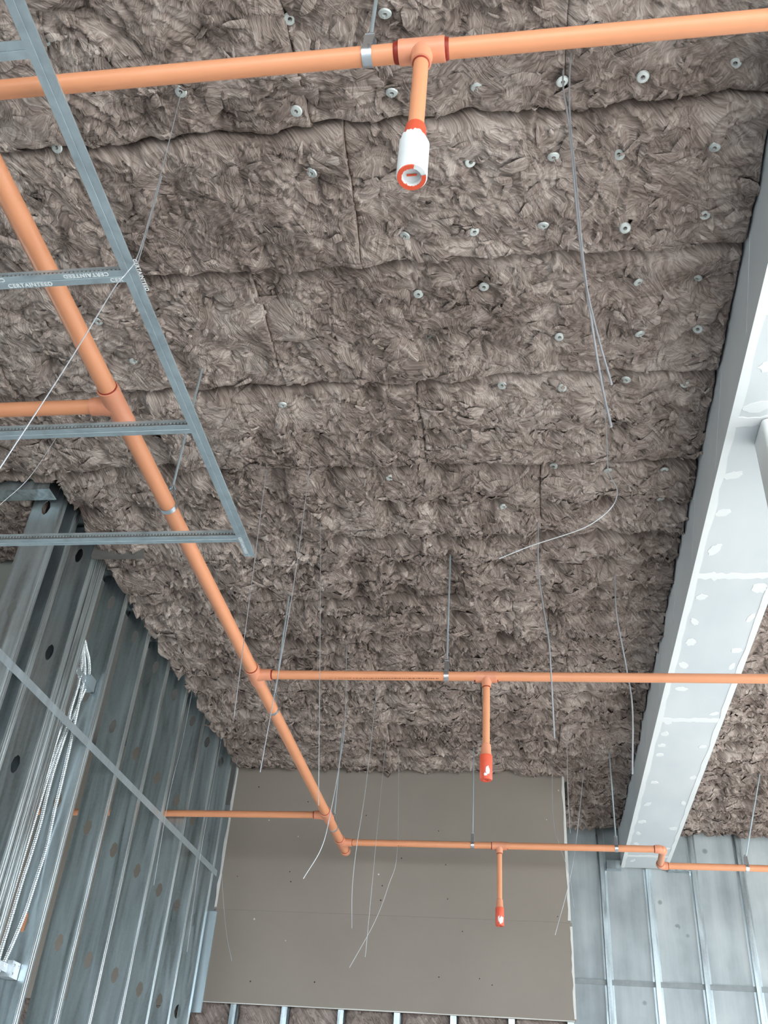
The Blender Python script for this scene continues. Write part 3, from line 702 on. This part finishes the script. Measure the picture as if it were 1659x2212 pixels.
# printed line along the branches
for (xa, xb, y) in ((-1.05, -.40, 4.146), (-.9, -.30, 6.751)):
    b = MB(); rs = random.Random(int(y)); x = xa; an = math.radians(-118)
    while x < xb:
        w = rs.uniform(.003, .014); yy = y + math.cos(an) * (RB + .0003); z = PZ + math.sin(an) * (RB + .0003)
        b.box(x, x + w, yy - .0012, yy + .0012, z - .0006, z + .0012); x += w + rs.uniform(.002, .008)
    o = b.build('printed_marking', M['dark_print'], sp, smooth=False); o['kind'] = 'stuff'
# cement spots on the near branch
for k, (x, a) in enumerate([(-.66, 50), (-.63, 58), (-.60, 62), (-.585, 52), (-1.14, 70), (-1.11, 75)]):
    p = (x, 1.095 - RB * math.cos(math.radians(a)) * 1.0, PZ + 0 - RB * math.sin(math.radians(a)) * -1.0)
    n = Vector((0, p[1] - 1.095, p[2] - PZ)).normalized(); c = Vector((x, 1.0955, PZ)) + n * (RB - .001)
    MB().lathe(c, n, [(0, .006 - k * .0005), (.0018, .0045 - k * .0004), (.0022, .0004)], 10).build('cement_spot', M['cement'], sp)

# ------------------------------------------------------------------ pipe hangers (rod, nut, strap)
def hanger(px, py, axis, rp, label, ztop=4.46, lean=(0, 0), off=0.0):
    t = empty('pipe_hanger', (px, py, PZ)); tag(t, label, 'pipe hanger', 'strap hangers holding the orange pipes')
    ax = Vector(axis).normalized(); side = Vector((-ax.y, ax.x, 0))
    w = .011
    prof = [(-w, rp + .0006), (-w, rp + .0028), (w, rp + .0028), (w, rp + .0006)]
    MB().lathe((px, py, PZ), ax, prof, 28, caps=False).build('strap_loop', M['zinc'], t)
    b = MB(); zt = PZ + rp + .055
    for sg in (-1, 1):
        c0 = Vector((px, py, PZ + rp * .65)) + side * sg * rp * .78; c1 = Vector((px, py, zt)) + side * sg * .009
        vs = []
        for c in (c0, c1):
            for s2, n2 in ((-w, -.001), (w, -.001), (w, .001), (-w, .001)): vs.append(c + ax * s2 + side * n2)
        b.add(vs, [(0, 1, 5, 4), (1, 2, 6, 5), (2, 3, 7, 6), (3, 0, 4, 7), (4, 5, 6, 7)])
    b.box(px - .011, px + .011, py - .011, py + .011, zt, zt + .003)
    b.build('strap_neck', M['zinc'], t, smooth=False)
    MB().lathe((px, py, zt + .003), (0, 0, 1), [(0, .009), (.009, .009)], 6).build('nut', M['zinc'], t, smooth=False)
    MB().tube([(px, py, zt - .01), (px + lean[0], py + lean[1], ztop)], .0048, 10).build('threaded_rod', M['galv_tee'], t)
hanger(-.316, 1.0945, (1, 0, 0), RB, 'strap hanger on the near crossing branch beside its drop')
hanger(X_M, 2.745, (0, 1, 0), RM, 'strap hanger on the main between the two lower grid cross tees')
hanger(X_M, 4.54, (0, 1, 0), RM, 'strap hanger on the main just past the middle branch tee')
hanger(X_M, 6.43, (0, 1, 0), RM, 'strap hanger on the main near its capped far end')
hanger(-.366, 4.150, (1, 0, 0), RB, 'strap hanger on the middle branch left of its drop')
hanger(-.376, 6.741, (1, 0, 0), RB, 'strap hanger on the far branch in front of the brown board')
hanger(.60, 6.721, (1, 0, 0), RB, 'strap hanger on the far branch close to the beam')
hanger(1.512, 7.079, (1, 0, 0), RB, 'strap hanger on the offset branch at the right edge', lean=(.24, 0))

# ------------------------------------------------------------------ suspended grid
GZ = 3.51
gr = empty('suspended_ceiling_grid', (-1.012, 2.0, GZ)); tag(gr, 'galvanised suspended ceiling grid runner with four cross tees at the left', 'ceiling grid')
def tee_prof(b, p0, p1, w=.041, hgt=.040):
    p0, p1 = Vector(p0), Vector(p1); d = (p1 - p0).normalized(); s = Vector((d.y, -d.x, 0))
    pr = [(-w / 2, 0), (-.0016, 0), (-.0010, .0012), (.0010, .0012), (.0016, 0), (w / 2, 0), (w / 2, .0016), (.0012, .0022), (.0012, hgt - .010), (.0035, hgt - .010), (.0035, hgt), (-.0035, hgt), (-.0035, hgt - .010), (-.0012, hgt - .010), (-.0012, .0022), (-w / 2, .0016)]
    vs = [p + s * a + Vector((0, 0, c)) for p in (p0, p1) for a, c in pr]; n = len(pr)
    b.add(vs, [(k, n + k, n + (k + 1) % n, (k + 1) % n) for k in range(n)] + [tuple(range(n)), tuple(reversed(range(n, 2 * n)))])
    return b
mr = tee_prof(MB(), (-1.008, -.8, GZ), (-1.020, 2.928, GZ)).build('main_runner', M['galv_tee'], gr, smooth=False)
tees = []
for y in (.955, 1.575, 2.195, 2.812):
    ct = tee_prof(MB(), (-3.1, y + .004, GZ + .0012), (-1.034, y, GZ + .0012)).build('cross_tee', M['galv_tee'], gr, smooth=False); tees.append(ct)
    b = MB()                                                     # stitched teeth along the web
    x = -2.2
    while x < -1.05:
        b.box(x, x + .006, y - .0052, y - .0010, GZ + .021, GZ + .0275); x += .012
    t = b.build('web_stitching', M['galv_tee'], ct, smooth=False); t['kind'] = 'stuff'
    MB().box(-3.05, -1.05, y - .0018, y - .0010, GZ + .019, GZ + .0295).build('stitch_shade', M['deck'], ct, smooth=False)  # dark strip painted in place of the shade in the stitched recess
def text(body, loc, xdir, ydir, size, parent, name='lettering'):
    cu = bpy.data.curves.new(name, 'FONT'); cu.body = body; cu.size = size; cu.extrude = .00015; cu.offset = .0005; cu.space_character = 1.15
    o = bpy.data.objects.new(name, cu); COL.objects.link(o)
    dg = bpy.context.evaluated_depsgraph_get(); me = bpy.data.meshes.new_from_object(o.evaluated_get(dg)); bpy.data.objects.remove(o)
    me.materials.clear(); me.materials.append(M['print_white'])
    xd = Vector(xdir).normalized(); yd = Vector(ydir).normalized(); zd = xd.cross(yd)
    T = Matrix((xd, yd, zd)).transposed().to_4x4(); T.translation = loc
    me.transform(T); me.name = name
    q = link(name, me, parent); q['label'] = 'white printed maker lettering'; return q
zt = GZ + .0012 - .0003
text('CERTAINTEED', (-1.372, 1.592, zt), (1, 0, 0), (0, -1, 0), .0178, tees[1])
text('CER', (-1.078, 1.592, zt), (1, 0, 0), (0, -1, 0), .0178, tees[1])
text('CERTAINTEED', (-1.075, 1.559, zt), (-1, 0, 0), (0, 1, 0), .0178, tees[1])
text('CERTAINTEED', (-1.372, 1.559, zt), (-1, 0, 0), (0, 1, 0), .0178, tees[1])
text('CERTAINTEED', (-.992, 1.520, GZ - .0003), (0, 1, 0), (1, 0, 0), .0150, mr)
text('CERTAINTEED', (-1.034, 2.800, GZ - .0003), (0, 1, 0), (1, 0, 0), .0150, mr)
text('CERTAINTEED', (-1.10, .945, zt), (-1, 0, 0), (0, 1, 0), .0150, tees[0])

# ------------------------------------------------------------------ hanger wires
def wire(pts, label, r=.0016, top=.06):
    pts = [Vector(p) for p in pts]
    d = (pts[0] - pts[1]).normalized(); pts = [pts[0] + d * top] + pts
    o = MB().tube(catmull(pts, 6), r, 6).build('hanger_wire', M['wire'])
    tag(o, label, 'wire', 'loose hanger wires dangling from the wool ceiling'); return o
W_ = [
    ([(-1.025, 1.526, 4.363), (-.994, 1.526, 3.827), (-.984, 1.526, 3.54), (-1.0, 1.526, 3.46), (-1.02, 1.526, 3.401), (-1.069, 1.526, 3.146), (-1.142, 1.526, 2.819), (-1.17, 1.526, 2.70)], 'wire tied to the grid runner, its tail slanting to the left edge', .0016),
    ([(-.999, 1.540, 3.842), (-.992, 1.540, 3.683), (-.986, 1.540, 3.520)], 'short doubled wire end rising from the grid runner', .0020),
    ([(-1.186, 3.416, 4.357), (-1.162, 3.416, 3.721), (-1.138, 3.416, 3.072)], 'straight wire ending left of the main at the middle branch tee', .0017),
    ([(-.958, 3.346, 4.347), (-.953, 3.346, 3.605), (-.978, 3.346, 2.825)], 'straight wire crossing the main just past the middle branch tee', .0017),
    ([(-1.003, 3.822, 4.362), (-.947, 3.822, 3.845), (-.849, 3.822, 2.869)], 'long thin wire ending at the far left branch tee', .0017),
    ([(-1.08, 5.166, 4.35), (-1.044, 5.166, 3.83), (-1.05, 5.166, 3.603), (-1.074, 5.166, 3.308), (-1.105, 5.166, 3.104), (-1.187, 5.166, 2.936)], 'wire with a curled end left of the main before the board', .0022),
    ([(-.965, 5.74, 4.349), (-.988, 5.74, 3.654), (-1.015, 5.74, 3.283), (-1.02, 5.74, 3.042), (-1.003, 5.74, 2.825)], 'gently bowed wire just right of the capped main end', .0018),
    ([(-.984, 6.44, 4.396), (-1.006, 6.44, 3.622), (-1.017, 6.44, 3.141), (-1.025, 6.44, 2.814)], 'straight thin wire crossed by the bent one on the board', .0015),
    ([(-.948, 6.888, 4.295), (-.921, 6.888, 3.605), (-.966, 6.888, 3.38), (-1.047, 6.888, 3.131), (-1.198, 6.888, 2.832)], 'bent thin wire slanting left low on the board', .0017),
    ([(.088, 3.881, 4.349), (.08, 3.881, 4.05), (.094, 3.881, 3.871), (.115, 3.881, 3.676), (.12, 3.881, 3.514), (.124, 3.881, 3.199)], 'kinked wire crossing the middle branch right of its drop', .0034),
    ([(.488, 4.357, 4.351), (.477, 4.357, 4.097), (.493, 4.357, 3.884), (.504, 4.357, 3.743), (.513, 4.357, 3.559), (.486, 4.357, 3.233)], 'kinked wire hanging just left of the white beam', .0038),
    ([(.166, 1.568, 4.418), (.151, 1.568, 4.264), (.159, 1.568, 4.024), (.161, 1.568, 3.573), (.172, 1.568, 3.265), (.183, 1.568, 3.041), (.195, 1.568, 2.917)], 'longer of the two near wires hanging side by side', .0027),
    ([(.181, 1.512, 4.391), (.159, 1.512, 4.07), (.159, 1.512, 3.687), (.162, 1.512, 3.33), (.177, 1.512, 3.143), (.197, 1.512, 2.987)], 'shorter of the two near wires hanging side by side', .0024),
    ([(.341, 2.856, 4.37), (.335, 2.856, 4.021), (.328, 2.856, 3.839), (.339, 2.856, 3.783), (.354, 2.856, 3.729), (.336, 2.856, 3.666), (.282, 2.856, 3.605), (.206, 2.856, 3.555), (.04, 2.856, 3.492), (-.078, 2.856, 3.437)], 'hooked wire bent sharply to the left below the wool', .0020),
    ([(.197, 7.0, 4.359), (.191, 7.0, 3.913), (.218, 7.0, 3.754), (.283, 7.0, 3.53), (.31, 7.0, 3.299)], 'thin wire bending right across the edge of the board', .0016),
    ([(.43, 6.916, 4.293), (.354, 6.916, 3.79), (.283, 6.916, 3.45), (.172, 6.916, 3.096)], 'wire slanting left across the right edge of the board', .0020),
    ([(.29, 6.272, 4.335), (.274, 6.272, 3.908), (.276, 6.272, 3.571)], 'straight wire above the right edge of the board', .0018),
    ([(-2.186, 6.356, 4.345), (-2.185, 6.356, 4.202), (-2.188, 6.356, 3.676), (-2.186, 6.356, 3.331), (-2.163, 6.356, 2.78)], 'straight wire in front of the last studs beside the board', .0017),
    ([(-2.13, 5.46, 4.339), (-2.126, 5.46, 3.824), (-2.14, 5.46, 3.481), (-2.124, 5.46, 2.95)], 'straight wire in front of the studs crossing the far left branch', .0017),
    ([(-2.20, 6.86, 4.30), (-2.19, 6.86, 3.60), (-2.175, 6.86, 3.40), (-2.084, 6.86, 3.037), (-2.007, 6.86, 2.832)], 'thin wire bowing right over the left edge of the board', .0013),
    ([(-2.075, 3.08, 4.34), (-2.095, 3.08, 4.238), (-2.151, 3.08, 4.04), (-2.238, 3.08, 3.902), (-2.31, 3.08, 3.78)], 'faint wire slanting over the header at the left edge', .0014),
]
for p, l, r in W_: wire(p, l, r)

# ------------------------------------------------------------------ armoured cables and their brackets
CX = -2.388
cables = [
    ([(CX - .05, 4.30, 2.46), (CX - .01, 4.36, 2.41), (CX, 4.393, 2.389), (CX, 4.392, 2.321), (CX, 4.389, 2.17), (CX, 4.387, 2.005), (CX, 4.410, 1.925), (CX, 4.399, 1.791), (CX, 4.402, 1.665), (CX, 4.38, 1.548), (CX, 4.37, 1.434), (CX - .01, 4.345, 1.314), (CX - .02, 4.34, 1.0), (CX - .02, 4.34, .4)], 'armoured cable nearest the tripled studs'),
    ([(CX - .05, 4.31, 2.44), (CX - .01, 4.37, 2.40), (CX, 4.40, 2.364), (CX, 4.446, 2.27), (CX, 4.467, 2.17), (CX, 4.462, 2.015), (CX, 4.482, 1.926), (CX, 4.474, 1.857), (CX, 4.46, 1.679), (CX, 4.465, 1.541), (CX, 4.475, 1.425), (CX, 4.468, 1.28), (CX, 4.455, 1.139), (CX, 4.45, 1.015), (CX, 4.445, .903), (CX, 4.44, .817), (CX, 4.44, .4)], 'armoured cable second from the tripled studs'),
    ([(CX - .05, 4.32, 2.42), (CX - .01, 4.39, 2.39), (CX, 4.43, 2.35), (CX, 4.505, 2.257), (CX, 4.522, 2.157), (CX, 4.538, 2.005), (CX, 4.55, 1.923), (CX, 4.562, 1.818), (CX, 4.575, 1.649), (CX, 4.58, 1.528), (CX, 4.592, 1.434), (CX, 4.60, 1.325), (CX, 4.583, 1.173), (CX, 4.570, 1.044), (CX, 4.546, .941), (CX, 4.515, .841), (CX, 4.491, .778), (CX, 4.463, .722), (CX, 4.44, .5)], 'armoured cable swinging over to the lower bracket'),
    ([(CX - .05, 4.33, 2.44), (CX - .01, 4.40, 2.42), (CX, 4.45, 2.378), (CX, 4.517, 2.335), (CX, 4.560, 2.261), (CX - .005, 4.56, 2.18), (CX - .03, 4.555, 2.02), (CX - .06, 4.55, 1.85), (CX - .07, 4.54, 1.5), (CX - .07, 4.50, .4)], 'armoured cable bulging furthest over the upper bracket'),
]
for pts, lab in cables:
    pts = [(x, y, z + Z0 if True else z) for x, y, z in pts]
    path = catmull(pts, 4)
    # resample evenly and rib it
    P = [path[0]]; acc = 0; step = .0048
    for a, b_ in zip(path[:-1], path[1:]):
        L_ = (b_ - a).length; t = step - acc
        while t <= L_: P.append(a.lerp(b_, t / L_)); t += step
        acc = (acc + L_) % step
    rads = [.0086 if i % 2 else .0068 for i in range(len(P))]
    o = MB().tube(P, rads, 8).build('armoured_cable', M['armour']); tag(o, lab, 'cable', 'armoured cables hanging between the studs')
def bracket(y0, z, y1, label, clips, lower=False):
    t = empty('cable_bracket', (CX, y1, z)); tag(t, label, 'bracket', 'steel cable brackets on the studs')
    b = MB(); b.box(CX - .03, CX + .03, y1 - .085, y1 - .004, z - .035, z + .035); b.build('plate', M['armour'] if lower else M['galv_tee'], t, smooth=False)
    b = MB(); b.box(CX + .006, CX + .010, y0, y1 - .085, z - .018, z + .018); b.build('arm', M['armour'] if lower else M['galv_tee'], t, smooth=False)
    for (yy, zz_) in clips: MB().lathe((CX, yy, zz_ - .008), (0, 0, 1), [(0, .011), (.004, .0125), (.012, .0125), (.016, .011)], 12).build('clip', M['armour'], t)
    if lower:
        for (dy, dz) in ((-.06, .018), (-.02, .018), (-.06, -.018)): MB().lathe((CX + .030, y1 + dy, z + dz), (1, 0, 0), [(0, .006), (.003, .005), (.0035, .001)], 10).build('screw', M['zinc'], t)
bracket(4.38, Z0 + 2.225, 4.605, 'upper steel bracket clipping the armoured cables to a stud', [(4.389, Z0 + 2.22), (4.458, Z0 + 2.22), (4.513, Z0 + 2.22), (4.561, Z0 + 2.225)])
bracket(4.44, Z0 + .770, 4.605, 'lower steel bracket with screws near the bottom left corner', [(4.491, Z0 + .778)], True)
